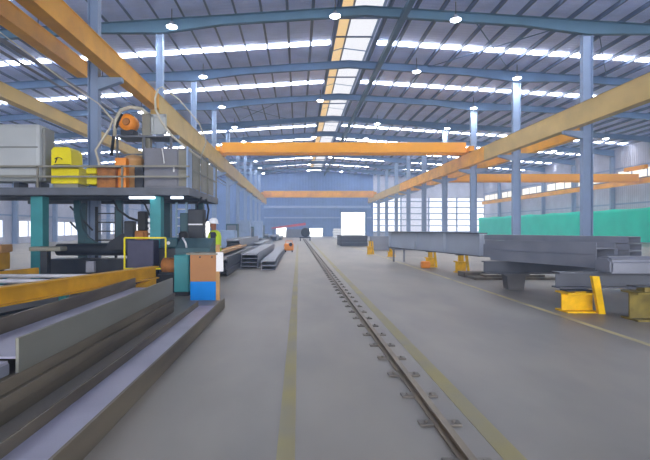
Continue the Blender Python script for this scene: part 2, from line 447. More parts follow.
runway(-13.2, 5, 60, 7.4, 8.05, 'lower tan crane girder crossing behind the pale tank in the left bay', ['tan']*3)
runway(17.0, 26.5, 94, 7.1, 8.1, 'orange crane girder just beyond the right columns, in the right bay', ['orange', 'orange', 'tan'], COLR)
runway(38.6, 30, 94, 6.7, 7.3, 'distant orange crane girder along the pale right wall', ['orange', 'orange'], None)
def crane(y, x0, x1, zb, zt, label, m='crane', trolley=None, zr=8.2):
    t = thing('bridge_crane', label, 'crane', ((x0+x1)/2, y, zb), 'orange bridge cranes')
    b = MB()
    for dy in (-.55, .55): b.box(x0+.35, x1-.35, y+dy-.25, y+dy+.25, zb, zt, .02)
    b.build('bridge_girder', m, t)
    for x in (x0+.15, x1-.15):
        e = MB().box(x-.2, x+.2, y-1.6, y+1.6, zr+.06, zr+.5, .03).build('end_truck', m, t)
        for dy in (-1.2, 1.2): MB().lathe([(.2, -.08), (.2, .08)], (x, y+dy, zr+.2), 14, 'X').build('wheel', 'dark', e)
    if trolley:
        h = MB().box(trolley-.7, trolley+.7, y-.9, y+.9, zt, zt+.3, .03); h.box(trolley-.4, trolley+.4, y-.5, y+.5, zt+.3, zt+.75, .05)
        h.build('hoist_trolley', 'dark', t)
    return t
crane(40.0, -7.0, 15.0, 8.25, 9.15, 'nearest orange bridge crane spanning the main bay high overhead')
crane(87.5, -7.0, 15.0, 7.75, 8.95, 'far orange bridge crane near the blue end wall', 'orange')
crane(51.0, 16.95, 38.4, 6.95, 7.75, 'orange bridge crane across the right bay above the green tarpaulin', zr=8.2)
# pipes along the left bay
for i, (x, z, r) in enumerate([(-10.9, 8.55, .09), (-11.3, 8.35, .06), (-12.0, 9.3, .05)]):
    o = MB().tube([(x, 4, z), (x, 70, z)], r, 8).build('overhead_pipe', 'panelgrey')
    tag(o, ['thickest grey pipe running high along the left bay', 'middle grey pipe running beside the thickest overhead pipe', 'thin grey conduit highest above the left bay pipes'][i], 'pipe', 'overhead pipes in the left bay')

# green tarpaulin along the right wall
b = MB(); N, Hn = 160, 8; grid = []
for i in range(N+1):
    y = 28+i*(YB-2-28)/N; row = []
    for j in range(Hn+1):
        z = .15+j*(3.85/Hn)-(.12*abs(math.sin(i*.2)) if j == Hn else 0)
        row.append(b.bm.verts.new((38.0+.10*math.sin(i*.21)+.03*math.sin(i*.9+j*.5), y, z)))
    grid.append(row)
for i in range(N):
    for j in range(Hn):
        f = b.bm.faces.new((grid[i][j], grid[i+1][j], grid[i+1][j+1], grid[i][j+1])); f.smooth = True
bmesh.ops.solidify(b.bm, geom=list(b.bm.faces), thickness=.02)
tag(b.build('tarpaulin', 'tarp'), 'long bright green tarpaulin hung along the right wall', 'tarpaulin')

# ------------------------------------------------------------------ floor rail with clips
t = thing('floor_rail', 'brown steel rail running along the floor to the far end', 'rail', (1.16, 0, 0))
b = MB(); prof = [(-.055, -.012), (.055, -.012), (.055, 0), (.01, .008), (.01, .03), (.028, .036), (.028, .06), (-.028, .06), (-.028, .036), (-.01, .03), (-.01, .008), (-.055, 0)]
b.prism(prof, (1.17, .6, .012), (1, 0, 0), (0, 0, 1), (Vector((.9, 89, 0))-Vector((1.17, .6, 0))).normalized(), 88.4)
b.build('rail', 'railsteel', t)
rx = lambda y: 1.17-(y-.6)*.27/88.4
mats_ = MB()
for i in range(110):
    y = 2.45+i*.62
    if i < 49:
        for s_ in (-1, 1):
            b = MB(); xa = rx(y)+s_*.057; xb = rx(y)+s_*.17
            b.box(min(xa, xb), max(xa, xb), y-.05, y+.05, 0, .018, .004)
            b.tube([((xa+xb)/2, y, .015), ((xa+xb)/2, y, .035)], .015, 6)
            b.build('rail_clip', 'clip', t)
    else:
        for s_ in (-1, 1):
            xa = rx(y)+s_*.057; xb = rx(y)+s_*.17; mats_.box(min(xa, xb), max(xa, xb), y-.05, y+.05, 0, .018)
o = mats_.build('rail_clip', 'clip', t); o['kind'] = 'stuff'
t = thing('rail_bogie', 'dark round-backed bogie at the far end of the floor rail', 'trolley', (.95, 60, 0))
MB().lathe([(.45, -.5), (.62, -.4), (.62, .4), (.45, .5)], (1.0, 60, 1.15), 18, 'Y').build('drum', 'black', t)
MB().box(.2, 1.7, 59.2, 60.8, .4, .55, .03).build('frame', 'dark', t)
for x in (.3, 1.6):
    for y in (59.5, 60.5): MB().lathe([(.2, -.06), (.2, .06)], (x, y, .2), 12, 'X').build('wheel', 'dark', t)

# ------------------------------------------------------------------ foreground steel, left
def beam(name, label, cat, kind, p0, p1, depth, flange, tw, tf, m, lying=True, group=None):
    b = sect(MB(), kind, p0, p1, depth, flange, tw, tf, lying)
    return tag(b.build(name, m), label, cat, group)
# wide beam on its side, nearest to the aisle
t = thing('steel_beam', 'long steel beam lying on its side on the floor beside the aisle, nearest at lower left', 'steel beam', (-1.72, 5, 0))
MB().box(-1.935, -1.515, 1.2, 8.8, .085, .10).build('web', 'web', t)
MB().box(-1.515, -1.49, 1.2, 9.15, 0, .205, .003).build('flange', 'brown', t)
MB().box(-1.955, -1.935, 1.2, 8.75, 0, .20, .003).build('flange', 'brown', t)
# stack: rusty beams below, one tall beam on its side on top
g = 'dark beams stacked under the tall beam'
zz = 0
for i, (hh, xo, y1) in enumerate([(.125, 0, 8.7), (.12, .03, 8.62), (.12, .0, 8.72)]):
    t = thing('steel_beam', ['dark brown steel beam at the bottom of the left stack, on the floor', 'dark brown steel beam in the middle of the left stack', 'dark brown steel beam directly under the tall grey beam'][i], 'steel beam', (-2.7, 5, zz), g)
    MB().box(-3.1, -2.43+xo-.02, 1.3, y1-.06, zz+.05, zz+.065).build('web', 'brown', t)
    MB().box(-2.43+xo-.02, -2.4+xo, 1.3, y1, zz+.002, zz+hh-.006, .004).build('flange', 'brown', t)
    MB().box(-3.13, -3.1, 1.3, y1, zz+.002, zz+hh-.006, .004).build('flange', 'brown', t)
    zz += hh
t = thing('steel_beam', 'tall grey beam on its side topping the left stack, pale lilac web between its flanges', 'steel beam', (-2.7, 6, zz))
MB().box(-3.11, -2.425, 3.9, 8.5, .475, .495).build('web', 'web', t)
MB().box(-2.425, -2.395, 3.86, 8.62, zz, .665, .003).build('flange', 'olivegrey', t)
MB().box(-3.14, -3.11, 3.86, 8.62, zz, .665, .003).build('flange', 'brown', t)
t = thing('steel_beam', 'short grey beam on its side in front of the tall beam, on the left stack', 'steel beam', (-2.8, 2.6, zz))
MB().box(-3.2, -2.45, 1.3, 3.8, .46, .485).build('web', 'web', t)
MB().box(-2.48, -2.45, 1.3, 3.82, zz, .46, .003).build('flange', 'beamgrey', t)
MB().box(-3.23, -3.2, 1.3, 3.82, zz, .64, .003).build('flange', 'brown', t)

# ------------------------------------------------------------------ roller conveyor with amber side beam
A, B = Vector((-4.37, 6.6, 0)), Vector((-3.28, 10.35, 0)); dv = (B-A).normalized(); nv = Vector((-dv.y, dv.x, 0))
A0 = A-dv*3.2
t = thing('roller_conveyor', 'roller conveyor with amber side beam and grey rollers, left of the steel stack', 'conveyor', tuple(A+nv*1.3))
L = (B-A0).length
b = MB(); b.prism(ipoly(.28, .2, .02, .025), A0+Vector((0, 0, .61)), (0, 0, 1), nv, dv, L)
b.build('side_beam', 'conveyor_yellow', t)
b = MB(); b.prism([(0, 0), (1.3, 0), (1.3, .2)], tuple(B-dv*1.45-nv*.0+Vector((0, 0, .3))), dv, (0, 0, 1), -nv, .12); b.build('gusset', 'conveyor_yellow', t)
b = MB(); b.bar(A0+nv*3.4+Vector((0, 0, .55)), B+nv*3.4+Vector((0, 0, .55)), .1, .16); b.build('side_beam', 'conveyor_yellow', t)
for i in range(7):
    p = A0+dv*(.4+i*1.05)+Vector((0, 0, .56))
    q = p-dv*.0; MB().tube([q+Vector((-.14, .0, 0)), q+Vector((-3.45, 0, 0))], .045, 14).build('roller', 'roller', t)
b = MB(); b.prism([(.12, .3), (3.3, .3), (3.3, .34), (.12, .34)], A0+dv*.2, nv, (0, 0, 1), dv, L-.4); b.build('shade_sheet', 'dark', t)  # dark sheet added as shade below the rollers, over the lit floor
for i in range(4):
    for q in (0.0, 3.4):
        p = A0+dv*(.9+i*1.75)+nv*q
        MB().bar(p+Vector((0, 0, .02)), p+Vector((0, 0, .48)), .12, .12).box(p.x-.12, p.x+.12, p.y-.12, p.y+.12, 0, .025).build('leg', 'teal', t)
for i, (s_, q) in enumerate([(4.3, 1.5), (6.2, 1.0)]):
    p = A0+dv*s_+nv*q; MB().box(p.x-.09, p.x+.09, p.y-.05, p.y+.05, .66, .9, .01).build('stop_block', 'panelgrey', t)

# orange carriage and work beams at the far side of the conveyor
t = thing('feed_carriage', 'orange feed carriage standing behind the conveyor at left edge', 'machine', (-8.0, 11.6, 0))
MB().box(-8.6, -7.6, 11.3, 11.9, .55, 1.0, .03).build('body', 'conveyor_yellow', t)
MB().box(-8.1, -7.5, 11.35, 11.85, 1.0, 1.2, .03).build('cover', 'mtan', t)
MB().box(-8.5, -7.7, 11.4, 11.8, 0, .55).build('base', 'dark', t)
t = thing('clamp_head', 'dark pedestal clamp beside the orange feed carriage', 'machine', (-6.85, 12.3, 0))
MB().box(-7.0, -6.8, 12.2, 12.4, 0, 1.0, .02).build('pedestal', 'dark', t)
MB().box(-7.25, -6.4, 12.1, 12.5, 1.0, 1.12, .03).build('jaw', 'rail_tan', t)

# ------------------------------------------------------------------ gantry machine with platform
t = thing('gantry_platform', 'raised grey work platform on teal posts over the drilling machine', 'platform', (-6.8, 15.3, 0))
X0, X1, Y0, Y1, Z0, Z1 = -10.6, -3.15, 13.0, 17.7, 2.58, 2.8
b = MB().box(X0, X1, Y0, Y1, Z1-.03, Z1); b.box(X0, X1, Y0, Y0+.06, Z0, Z1-.03); b.box(X1-.06, X1, Y0+.06, Y1, Z0, Z1-.03); b.box(X0, X1, Y1-.06, Y1, Z0, Z1-.03)
for y in (14.4, 15.9): b.box(X0+.05, X1-.07, y-.06, y+.06, Z0+.02, Z1-.03)
b.build('deck', 'plat', t)
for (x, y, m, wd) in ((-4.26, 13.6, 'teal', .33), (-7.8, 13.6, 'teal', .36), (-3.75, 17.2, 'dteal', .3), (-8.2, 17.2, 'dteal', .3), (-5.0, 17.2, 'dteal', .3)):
    p = MB().box(x-wd/2, x+wd/2, y-wd/2, y+wd/2, .03, Z0, .015); p.box(x-wd/2-.1, x+wd/2+.1, y-wd/2-.1, y+wd/2+.1, 0, .03)
    p.build('post', m, t)
# curved brace under the deck at left
pts = [(-7.35, 15.0, 2.55), (-7.34, 15, 2.1), (-7.25, 15, 1.6), (-7.05, 15, 1.25), (-6.7, 15, 1.05), (-6.2, 15, 1.02)]
b = MB()
for p, q in zip(pts, pts[1:]): b.bar(p, q, .2, .16, (0, 1, 0))
b.bar((-5.95, 15, 1.02), (-5.95, 15, 2.55), .2, .16, (0, 1, 0)); b.build('curved_brace', 'dteal', t)
# front and side guard rails
def rails(pts, zs, m, posts):
    r = MB()
    for z in zs:
        for p, q in zip(pts, pts[1:]): r.bar((p[0], p[1], z), (q[0], q[1], z), .05, .05)
    o = r.build('guard_rail', m, t)
    for p in posts: MB().bar((p[0], p[1], Z1), (p[0], p[1], zs[0]+.03), .05, .05).build('rail_post', m, o)
rails([(X0, Y0+.05), (X1+.0, Y0+.05)], [3.42, 3.12], 'rail_tan', [(-7.55, Y0+.05), (-5.1, Y0+.05)])
rails([(X1-.05, Y0+.6), (X1-.05, Y1-.05)], [4.0, 3.42], 'rail_tan', [(X1-.05, y) for y in (14.6, 15.9, 17.6)])
for y in (14.2, 15.4, 16.6):
    MB().box(X1-.09, X1-.06, y-.45, y+.45, Z1+.05, 3.95, .005).build('side_panel', 'rail_tan', t)
MB().box(X1-.09, X1-.05, Y0+.05, Y0+.6, Z1, 4.0, .006).build('side_panel', 'cabinet_far', t)
lt = [(-5.0, -4.25, 13.35), (-3.75, -3.4, 13.3)]
for xa, xb, y in lt:
    MB().tube([(xa, y, 2.53), (xb, y, 2.53)], .035, 8).build('tube_light', 'tube', t)

# things on the platform
t = thing('storage_tank', 'big pale grey box tank at the left end of the platform', 'tank', (-9, 14.3, Z1))
MB().box(-10.4, -7.62, 13.3, 13.95, 3.0, 4.72, .12).build('shell', 'tank', t)
MB().box(-7.62, -7.5, 13.36, 13.9, 3.0, 4.62, .05).build('end_cover', 'tank_end', t)
b = MB()
for z in (3.16, 3.42, 4.0): b.box(-10.41, -7.7, 13.27, 13.31, z, z+.04)
b.build('band', 'tank_end', t)
for x in (-10.2, -9.3, -8.4, -7.75): MB().box(x-.08, x+.08, 13.42, 13.88, Z1, 3.0).build('foot', 'dark', t)
t = thing('hopper', 'bright yellow stepped hopper with a small dark mark, right of the pale tank', 'hopper', (-6.95, 13.6, Z1))
b = MB(); b.prism([(-7.32, 2.95), (-6.52, 2.95), (-6.5, 3.42), (-6.72, 3.5), (-6.74, 3.95), (-6.82, 4.03), (-7.24, 4.03), (-7.32, 3.95)], (0, 13.35, 0), (1, 0, 0), (0, 0, 1), (0, 1, 0), .7)
b.build('housing', 'yellow', t)
MB().box(-7.33, -6.5, 13.32, 13.345, 3.40, 3.425).build('seam', 'olive', t)
b = MB(); 
for k in range(7):
    a0, a1 = math.pi*(.15+k*.1), math.pi*(.15+(k+1)*.1)
    b.bar((-7.1+.12*math.cos(a0), 13.34, 3.62+.1*math.sin(a0)), (-7.1+.12*math.cos(a1), 13.34, 3.62+.1*math.sin(a1)), .02, .035, (0, 1, 0))
b.bar((-7.2, 13.34, 3.56), (-7.14, 13.34, 3.7), .02, .04, (0, 1, 0)); b.box(-7.24, -6.74, 13.335, 13.345, 3.5, 3.52)
b.build('emblem', 'black', t)
MB().box(-7.3, -6.55, 13.4, 14.0, Z1, 2.95, .02).build('base', 'rail_tan', t)
t = thing('valve_block', 'yellow and brown valve block near the middle of the platform edge', 'machine', (-5.9, 13.5, Z1))
MB().box(-6.28, -5.98, 13.35, 13.8, Z1+.12, 3.2, .03).build('cover', 'yellow', t)
MB().box(-6.28, -5.98, 13.33, 13.8, 3.24, 3.42, .03).build('cover', 'yellow', t)
MB().box(-5.97, -5.42, 13.35, 13.9, Z1, 3.42, .02).build('body', 'rust', t)
MB().box(-6.1, -5.3, 13.4, 13.8, 3.42, 3.47).build('top_plate', 'dark', t)
t = thing('drive_unit', 'tan domed drive unit with bright orange block beside the mast', 'machine', (-5.3, 14, Z1))
MB().lathe([(.3, 0), (.3, .85), (.34, .9), (.33, .98), (.24, 1.06), (.08, 1.12)], (-5.15, 14.1, Z1), 18).build('housing', 'mtan', t)
MB().box(-5.52, -5.18, 13.55, 13.85, Z1, 3.75, .02).build('gearbox', 'morange', t)
MB().box(-4.98, -4.72, 13.7, 14.0, Z1, 3.5, .02).build('side_box', 'dark', t)
t = thing('spindle_mast', 'tall grey mast with orange motor and cross rails above the platform', 'mast', (-4.9, 14, Z1))
MB().box(-4.98, -4.72, 14.35, 14.6, Z1, 5.3, .02).build('column', 'rail_tan', t)
MB().box(-5.7, -4.0, 14.2, 15.0, 4.5, 4.56).build('upper_deck', 'plat', t)
r = MB()
for x in (-5.7, -4.85, -4.0): r.bar((x, 14.2, Z1), (x, 14.2, 4.5), .06, .06)
r.bar((-5.7, 14.2, 3.95), (-3.4, 14.2, 3.95), .05, .05)
r.build('frame', 'plat', t)
mo = MB().lathe([(.1, 0), (.26, .03), (.27, .4), (.2, .46)], (-5.36, 14.05, 4.95), 16, 'Y').build('motor', 'morange', t)
MB().lathe([(.1, -.03), (.12, 0.0)], (-5.36, 14.03, 4.95), 12, 'Y').build('shaft_cap', 'rust', mo)
MB().box(-5.56, -5.16, 14.1, 14.5, 4.56, 4.72).build('motor_mount', 'dark', t)
fr = MB()
fr.bar((-4.62, 14.3, 4.65), (-4.62, 14.3, 5.2), .08, .08, (0, 1, 0)); fr.bar((-4.22, 14.3, 4.65), (-4.22, 14.3, 5.2), .08, .08, (0, 1, 0))
fr.bar((-4.66, 14.3, 5.2), (-4.18, 14.3, 5.2), .08, .08, (0, 1, 0)); fr.bar((-4.66, 14.3, 4.65), (-4.18, 14.3, 4.65), .08, .08, (0, 1, 0)); fr.box(-4.6, -4.24, 14.3, 14.34, 4.66, 5.18)
fr.build('pulley_guard', 'tank', t)
MB().tube([(-5.75, 14.1, 4.5), (-5.72, 14.1, 5.0), (-5.55, 14.1, 5.32), (-5.25, 14.1, 5.42), (-4.9, 14.1, 5.36), (-4.72, 14.1, 5.2)], .06, 10).build('cable_guide', 'hose', t)
MB().tube([(-5.85, 14.1, 3.9), (-5.75, 14.1, 4.7), (-5.5, 14.1, 5.2)], .05, 8).build('hydraulic_hose', 'blackhose', t)
t = thing('control_cabinet', 'wide grey cabinet standing at the right end of the platform', 'cabinet', (-3.95, 13.9, Z1))
MB().box(-4.6, -3.25, 13.45, 14.4, Z1, 4.02, .02).build('body', 'panelgrey', t)
d = MB().box(-4.55, -3.6, 13.42, 13.455, Z1+.08, 3.95, .006).build('door', 'panelgrey', t)
MB().box(-3.72, -3.68, 13.39, 13.42, 3.3, 3.5).build('handle', 'silver', d)
MB().box(-3.56, -3.3, 13.42, 13.455, Z1+.08, 3.95, .006).build('side_cover', 'rail_tan', t)
MB().tube([(-3.98, 13.39, 3.55), (-4.02, 13.39, 3.85), (-4.05, 13.39, 4.0)], .02, 6).build('vent_pipe', 'white', t)
o = MB().tube([(-3.95, 12.7, 5.55), (-4.05, 12.75, 5.3), (-4.05, 12.8, 5.0), (-3.9, 12.9, 4.65), (-3.65, 13.0, 4.3), (-3.3, 13.1, 4.0), (-3.1, 13.3, 3.85), (-2.95, 13.6, 3.75)], .032, 10)
o.tube([(-3.95, 12.7, 5.55), (-3.85, 12.72, 5.62), (-3.4, 12.9, 5.3), (-2.9, 13.2, 4.7), (-2.75, 13.5, 4.2), (-2.95, 13.6, 3.75)], .02, 8)
tag(o.build('cable_loop', 'hose', base=(-3.0, 13.6, 3.75)), 'pale hanging cable loop above the right end of the platform', 'cable')
o = MB().tube([(-6.2, 14, 2.85), (-6.15, 14, 3.5), (-6.3, 14.0, 4.05), (-6.1, 14.0, 4.35), (-5.85, 14.0, 4.75), (-5.77, 14.0, 5.0), (-6.2, 14, 5.5), (-7.4, 14, 6.3), (-9.5, 14, 7.9)], [.03, .035, .04, .04, .04, .035, .02, .018, .018], 8)
tag(o.build('supply_hose', 'hose'), 'pale kinked supply hose rising from the platform left of the mast', 'hose')

# under the platform
t = thing('drill_press', 'dark drilling machine with brown casting under the platform', 'machine', (-5.0, 14.6, 0))
MB().lathe([(.12, 0), (.2, .05), (.2, 2.9), (.12, 3.0)], (-8.0, 14.9, .92), 16, 'X').build('roll', 'dark', t)
MB().box(-8.2, -4.6, 14.6, 15.4, 0, .62, .03).build('base', 'dark', t)
b = MB(); b.prism([(-6.15, .95), (-4.85, .95), (-4.9, 1.2), (-5.1, 1.42), (-5.6, 1.45), (-6.0, 1.2)], (0, 14.3, 0), (1, 0, 0), (0, 0, 1), (0, 1, 0), .8); b.build('hood', 'dark', t)
MB().box(-5.06, -4.64, 13.9, 14.3, 1.15, 1.55, .05).box(-4.95, -4.75, 13.82, 13.9, 1.25, 1.5, .02).build('casting', 'rust', t)
MB().box(-4.98, -4.72, 13.95, 14.25, 1.55, 2.15, .03, Matrix.Rotation(.0, 4, 'Y')).build('motor_box', 'black', t)
MB().box(-5.5, -5.2, 14.2, 14.5, 1.3, 1.85, .03).build('spindle_head', 'dark', t)
hz = MB(); hz.tube([(-5.75, 14, 2.5), (-5.6, 14, 2.2), (-5.25, 14, 1.95), (-4.95, 14, 1.85)], .035, 8); hz.build('hydraulic_hose', 'blackhose', t)
hz = MB(); hz.tube([(-4.9, 14, 2.5), (-4.75, 14, 2.35), (-4.6, 14, 2.0), (-4.55, 14, 1.7)], .03, 8); hz.build('hydraulic_hose', 'blackhose', t)
for k in range(4):
    MB().box(-4.66, -4.5, 13.95, 14.15, 1.3+k*.17, 1.42+k*.17, .01).build('coupling', 'silver', t)
t = thing('guard_box', 'dark violet guard box with yellow pipe frame in front of the teal post', 'machine guard', (-4.25, 12.6, 0))
MB().box(-4.68, -3.95, 12.3, 12.8, .0, 1.3, .03).build('box', 'purple', t)
f = MB(); 
for (p, q) in (((-4.72, 12.25, 1.36), (-3.6, 12.25, 1.36)), ((-4.72, 12.25, .5), (-4.72, 12.25, 1.36)), ((-4.72, 12.25, .52), (-3.6, 12.25, .52)), ((-3.6, 12.25, .5), (-3.6, 12.25, 1.36)), ((-4.72, 12.25, 0), (-4.72, 12.25, .5)), ((-3.6, 12.25, 0), (-3.6, 12.25, .5))):
    f.bar(p, q, .04, .04, (0, 1, 0))
f.build('pipe_frame', 'yellow', t)
t = thing('ladder', 'pale blue ladder standing behind the right teal post', 'ladder', (-3.9, 15, 0))
for x in (-4.05, -3.72): MB().box(x-.03, x+.03, 14.97, 15.03, 0, 2.5).build('stile', 'ltblue', t)
for k in range(8): MB().tube([(-4.02, 15, .3+k*.28), (-3.75, 15, .3+k*.28)], .022, 8).build('rung', 'white', t)
t = thing('column_press', 'dark teal machine column right of the ladder under the platform', 'machine', (-3.3, 14.2, 0))
MB().box(-3.68, -3.4, 14.0, 14.6, 0, 2.1, .03).build('column', 'dteal', t)
MB().box(-3.4, -3.12, 14.1, 14.6, 0, 2.2, .03).build('housing', 'dteal', t)
MB().box(-3.36, -2.88, 13.7, 14.1, .9, 2.2, .03).build('head', 'dark', t)
MB().box(-3.34, -2.9, 13.68, 13.7, 1.72, 1.76).build('stripe', 'white', t)
hz = MB(); hz.tube([(-3.1, 13.9, 2.2), (-3.1, 13.85, 2.42), (-3.0, 13.8, 2.5), (-2.95, 13.8, 2.58)], .03, 8); hz.build('hydraulic_hose', 'blackhose', t)
hz = MB(); hz.tube([(-2.9, 14.2, 2.55), (-2.82, 14.2, 2.2), (-2.85, 14.1, 1.9), (-2.95, 14.0, 1.7)], .03, 8); hz.build('hydraulic_hose', 'blackhose', t)
t = thing('pump_unit', 'dark grey pump unit standing between the right teal post and the console', 'machine', (-3.75, 13.0, 0))
MB().box(-4.0, -3.2, 12.8, 13.3, 0, 1.05, .03).build('body', 'dark', t)
MB().box(-3.95, -3.45, 12.85, 13.2, 1.05, 1.35, .05).build('cover', 'dteal', t)
MB().lathe([(.1, 0), (.14, .03), (.14, .42), (.08, .48)], (-3.32, 13.05, 1.05), 14).build('accumulator', 'black', t)
MB().lathe([(.05, -.015), (.05, 0)], (-3.7, 12.85, 1.2), 12, 'Y').build('gauge', 'silver', t)
t = thing('access_frame', 'dark open steel frame with sloping rails between the teal posts', 'frame', (-6.7, 16.2, 0))
for x in (-7.25, -6.55): MB().box(x-.04, x+.04, 16.16, 16.24, 0, 2.4).build('upright', 'dark', t)
for k in range(4): MB().bar((-7.21, 16.2, 1.2+k*.32), (-6.59, 16.2, 1.2+k*.32), .04, .04).build('rung', 'dark', t)
for dz in (0, .55): MB().bar((-8.1, 16.0, 2.4-dz), (-7.3, 16.0, 1.55-dz), .05, .05, (0, 1, 0)).build('sloping_rail', 'dark', t)
t = thing('operator_console', 'dark sloped operator console behind the brown and blue box', 'console', (-2.6, 11.6, 0))
MB().box(-2.95, -2.25, 11.3, 11.9, 0, .95, .03).build('pedestal', 'dark', t)
b = MB(); b.prism([(11.2, .95), (11.95, .95), (11.95, 1.36), (11.75, 1.36), (11.2, 1.12)], (-3.05, 0, 0), (0, 1, 0), (0, 0, 1), (1, 0, 0), .86); b.build('desk', 'dteal', t)
MB().tube([(-2.78, 11.25, 1.1), (-2.8, 11.22, 1.25), (-2.9, 11.3, 1.38)], .025, 8).build('grab_handle', 'silver', t)
t = thing('electrical_cabinet', 'low teal cabinet on the floor left of the brown and blue box', 'cabinet', (-2.75, 10.9, 0))
MB().box(-2.95, -2.6, 10.7, 11.1, .1, .98, .015).build('body', 'teal', t); MB().box(-2.93, -2.62, 10.75, 11.05, 0, .1).build('plinth', 'black', t)
MB().box(-2.92, -2.63, 10.685, 10.7, .2, .9).build('door', 'teal', t)
t = thing('motor_skid', 'brown orange motor on a black skid between the teal cabinets', 'motor', (-3.4, 11.6, 0))
MB().box(-3.55, -3.0, 11.3, 11.95, 0, .45, .02).build('skid', 'black', t)
MB().lathe([(.14, -.22), (.2, -.18), (.2, .18), (.14, .22)], (-3.28, 11.6, .66), 16, 'X').build('motor', 'rust', t)
MB().box(-3.5, -3.05, 11.4, 11.8, .45, .5).build('mount', 'dark', t)
# box with brown and blue front
t = thing('waste_box', 'upright box with brown upper and bright blue lower half, at the beam end', 'box', (-2.1, 10.3, 0))
MB().box(-2.42, -1.84, 10.1, 10.55, 0, .42, .004).build('lower_half', 'bluepaint', t)
MB().box(-2.42, -1.84, 10.1, 10.55, .42, 1.02, .004).build('upper_half', 'kraft', t)
MB().box(-2.5, -1.8, 10.05, 10.6, 1.02, 1.06, .004).build('top_plate', 'rail_tan', t)
MB().box(-1.84, -1.76, 10.08, 10.16, 0, 1.25, .005).build('corner_post', 'mtan', t)
MB().box(-1.83, -1.67, 10.06, 10.075, .65, 1.08).build('paper_sheet', 'paper', t)
for x in (-2.2, -1.93): MB().lathe([(.02, -.012), (.02, 0)], (x, 10.1, .97), 8, 'Y').build('knob', 'dark', t)

# ------------------------------------------------------------------ worker
def skin_mesh(name, verts, edges, m, parent, sub=2, root=0):
    me = bpy.data.meshes.new(name); off = WORLD[parent.name]
    me.from_pydata([tuple(Vector(v[:3])) for v in verts], edges, []); me.materials.append(M[m])
    o = bpy.data.objects.new(name, me); C.objects.link(o); o.parent = parent; WORLD[o.name] = off
    md = o.modifiers.new('skin', 'SKIN'); md.use_smooth_shade = True
    for i, v in enumerate(verts):
        r = v[3]; r = r if isinstance(r, tuple) else (r, r)
        me.skin_vertices[0].data[i].radius = r
        me.skin_vertices[0].data[i].use_root = (i == root)
    sb = o.modifiers.new('smooth', 'SUBSURF'); sb.levels = sub; sb.render_levels = sub
    return o
pt = thing('person', 'worker in white hard hat and yellow-green vest standing by the dark console', 'person', (-2.28, 12.3, 0))
# local frame: faces -X
V = [(0, 0, .98, (.13, .16)), (0, 0, 1.18, (.11, .15)), (-.01, 0, 1.38, (.11, .17)), (0, 0, 1.5, (.08, .1)), (-.02, 0, 1.58, .055), (-.035, 0, 1.68, .085), (-.03, 0, 1.78, .08),
     (0, .1, .9, .085), (-.02, .11, .5, .06), (.02, .11, .1, .042), (-.1, .12, .05, .04),
     (0, -.1, .9, .085), (.02, -.11, .5, .06), (.06, -.11, .1, .042), (-.06, -.12, .05, .04),
     (0, .21, 1.45, .06), (.03, .25, 1.16, .045), (-.15, .22, 1.0, .035), (-.23, .2, .98, .032),
     (0, -.21, 1.45, .06), (.02, -.25, 1.16, .045), (-.18, -.22, 1.05, .035), (-.26, -.2, 1.04, .032)]
E = [(0, 1), (1, 2), (2, 3), (3, 4), (4, 5), (5, 6), (0, 7), (7, 8), (8, 9), (9, 10), (0, 11), (11, 12), (12, 13), (13, 14), (2, 15), (15, 16), (16, 17), (17, 18), (2, 19), (19, 20), (20, 21), (21, 22)]
skin_mesh('body', V, E, 'skin', pt)
tv = [(0, 0, 1.0, (.15, .18)), (0, 0, .92, (.15, .17)), (0, .1, .86, .1), (-.02, .11, .5, .078), (.02, .11, .1, .065), (0, -.1, .86, .1), (.02, -.11, .5, .078), (.06, -.11, .1, .065)]
skin_mesh('trousers', tv, [(0, 1), (1, 2), (2, 3), (3, 4), (1, 5), (5, 6), (6, 7)], 'navy', pt)
sv = [(0, 0, 1.02, (.15, .18)), (0, 0, 1.2, (.13, .17)), (-.01, 0, 1.4, (.13, .19)), (0, 0, 1.52, (.07, .09)), (0, .21, 1.46, .075), (.03, .25, 1.16, .06), (-.12, .225, 1.02, .05), (0, -.21, 1.46, .075), (.02, -.25, 1.16, .06), (-.14, -.225, 1.06, .05)]
skin_mesh('shirt', sv, [(0, 1), (1, 2), (2, 3), (2, 4), (4, 5), (5, 6), (2, 7), (7, 8), (8, 9)], 'navy', pt)
P = WORLD[pt.name]
MB().lathe([(.235, 1.0), (.24, 1.05), (.225, 1.2), (.235, 1.38), (.2, 1.5), (.1, 1.57), (.09, 1.56), (.18, 1.46)], P, 20, 'Z', .78, 1.0).build('vest', 'vest', pt)
MB().lathe([(.233, 1.09), (.242, 1.095), (.24, 1.135), (.23, 1.14)], P, 20, 'Z', .78, 1.0).build('reflective_band', 'silver', pt)
MB().lathe([(.155, 1.775), (.155, 1.785), (.13, 1.79), (.128, 1.84), (.105, 1.9), (.05, 1.93), (.01, 1.935)], P+Vector((-.03, 0, -.03)), 18).box(P.x-.24, P.x-.1, P.y-.08, P.y+.08, 1.743, 1.755, .004).build('hard_hat', 'white', pt)
b = MB(); b.prism([(-.135, 1.66), (-.105, 1.71), (-.105, 1.65)], P+Vector((0, -.012, 0)), (1, 0, 0), (0, 0, 1), (0, 1, 0), .024); b.build('nose', 'skin', pt)
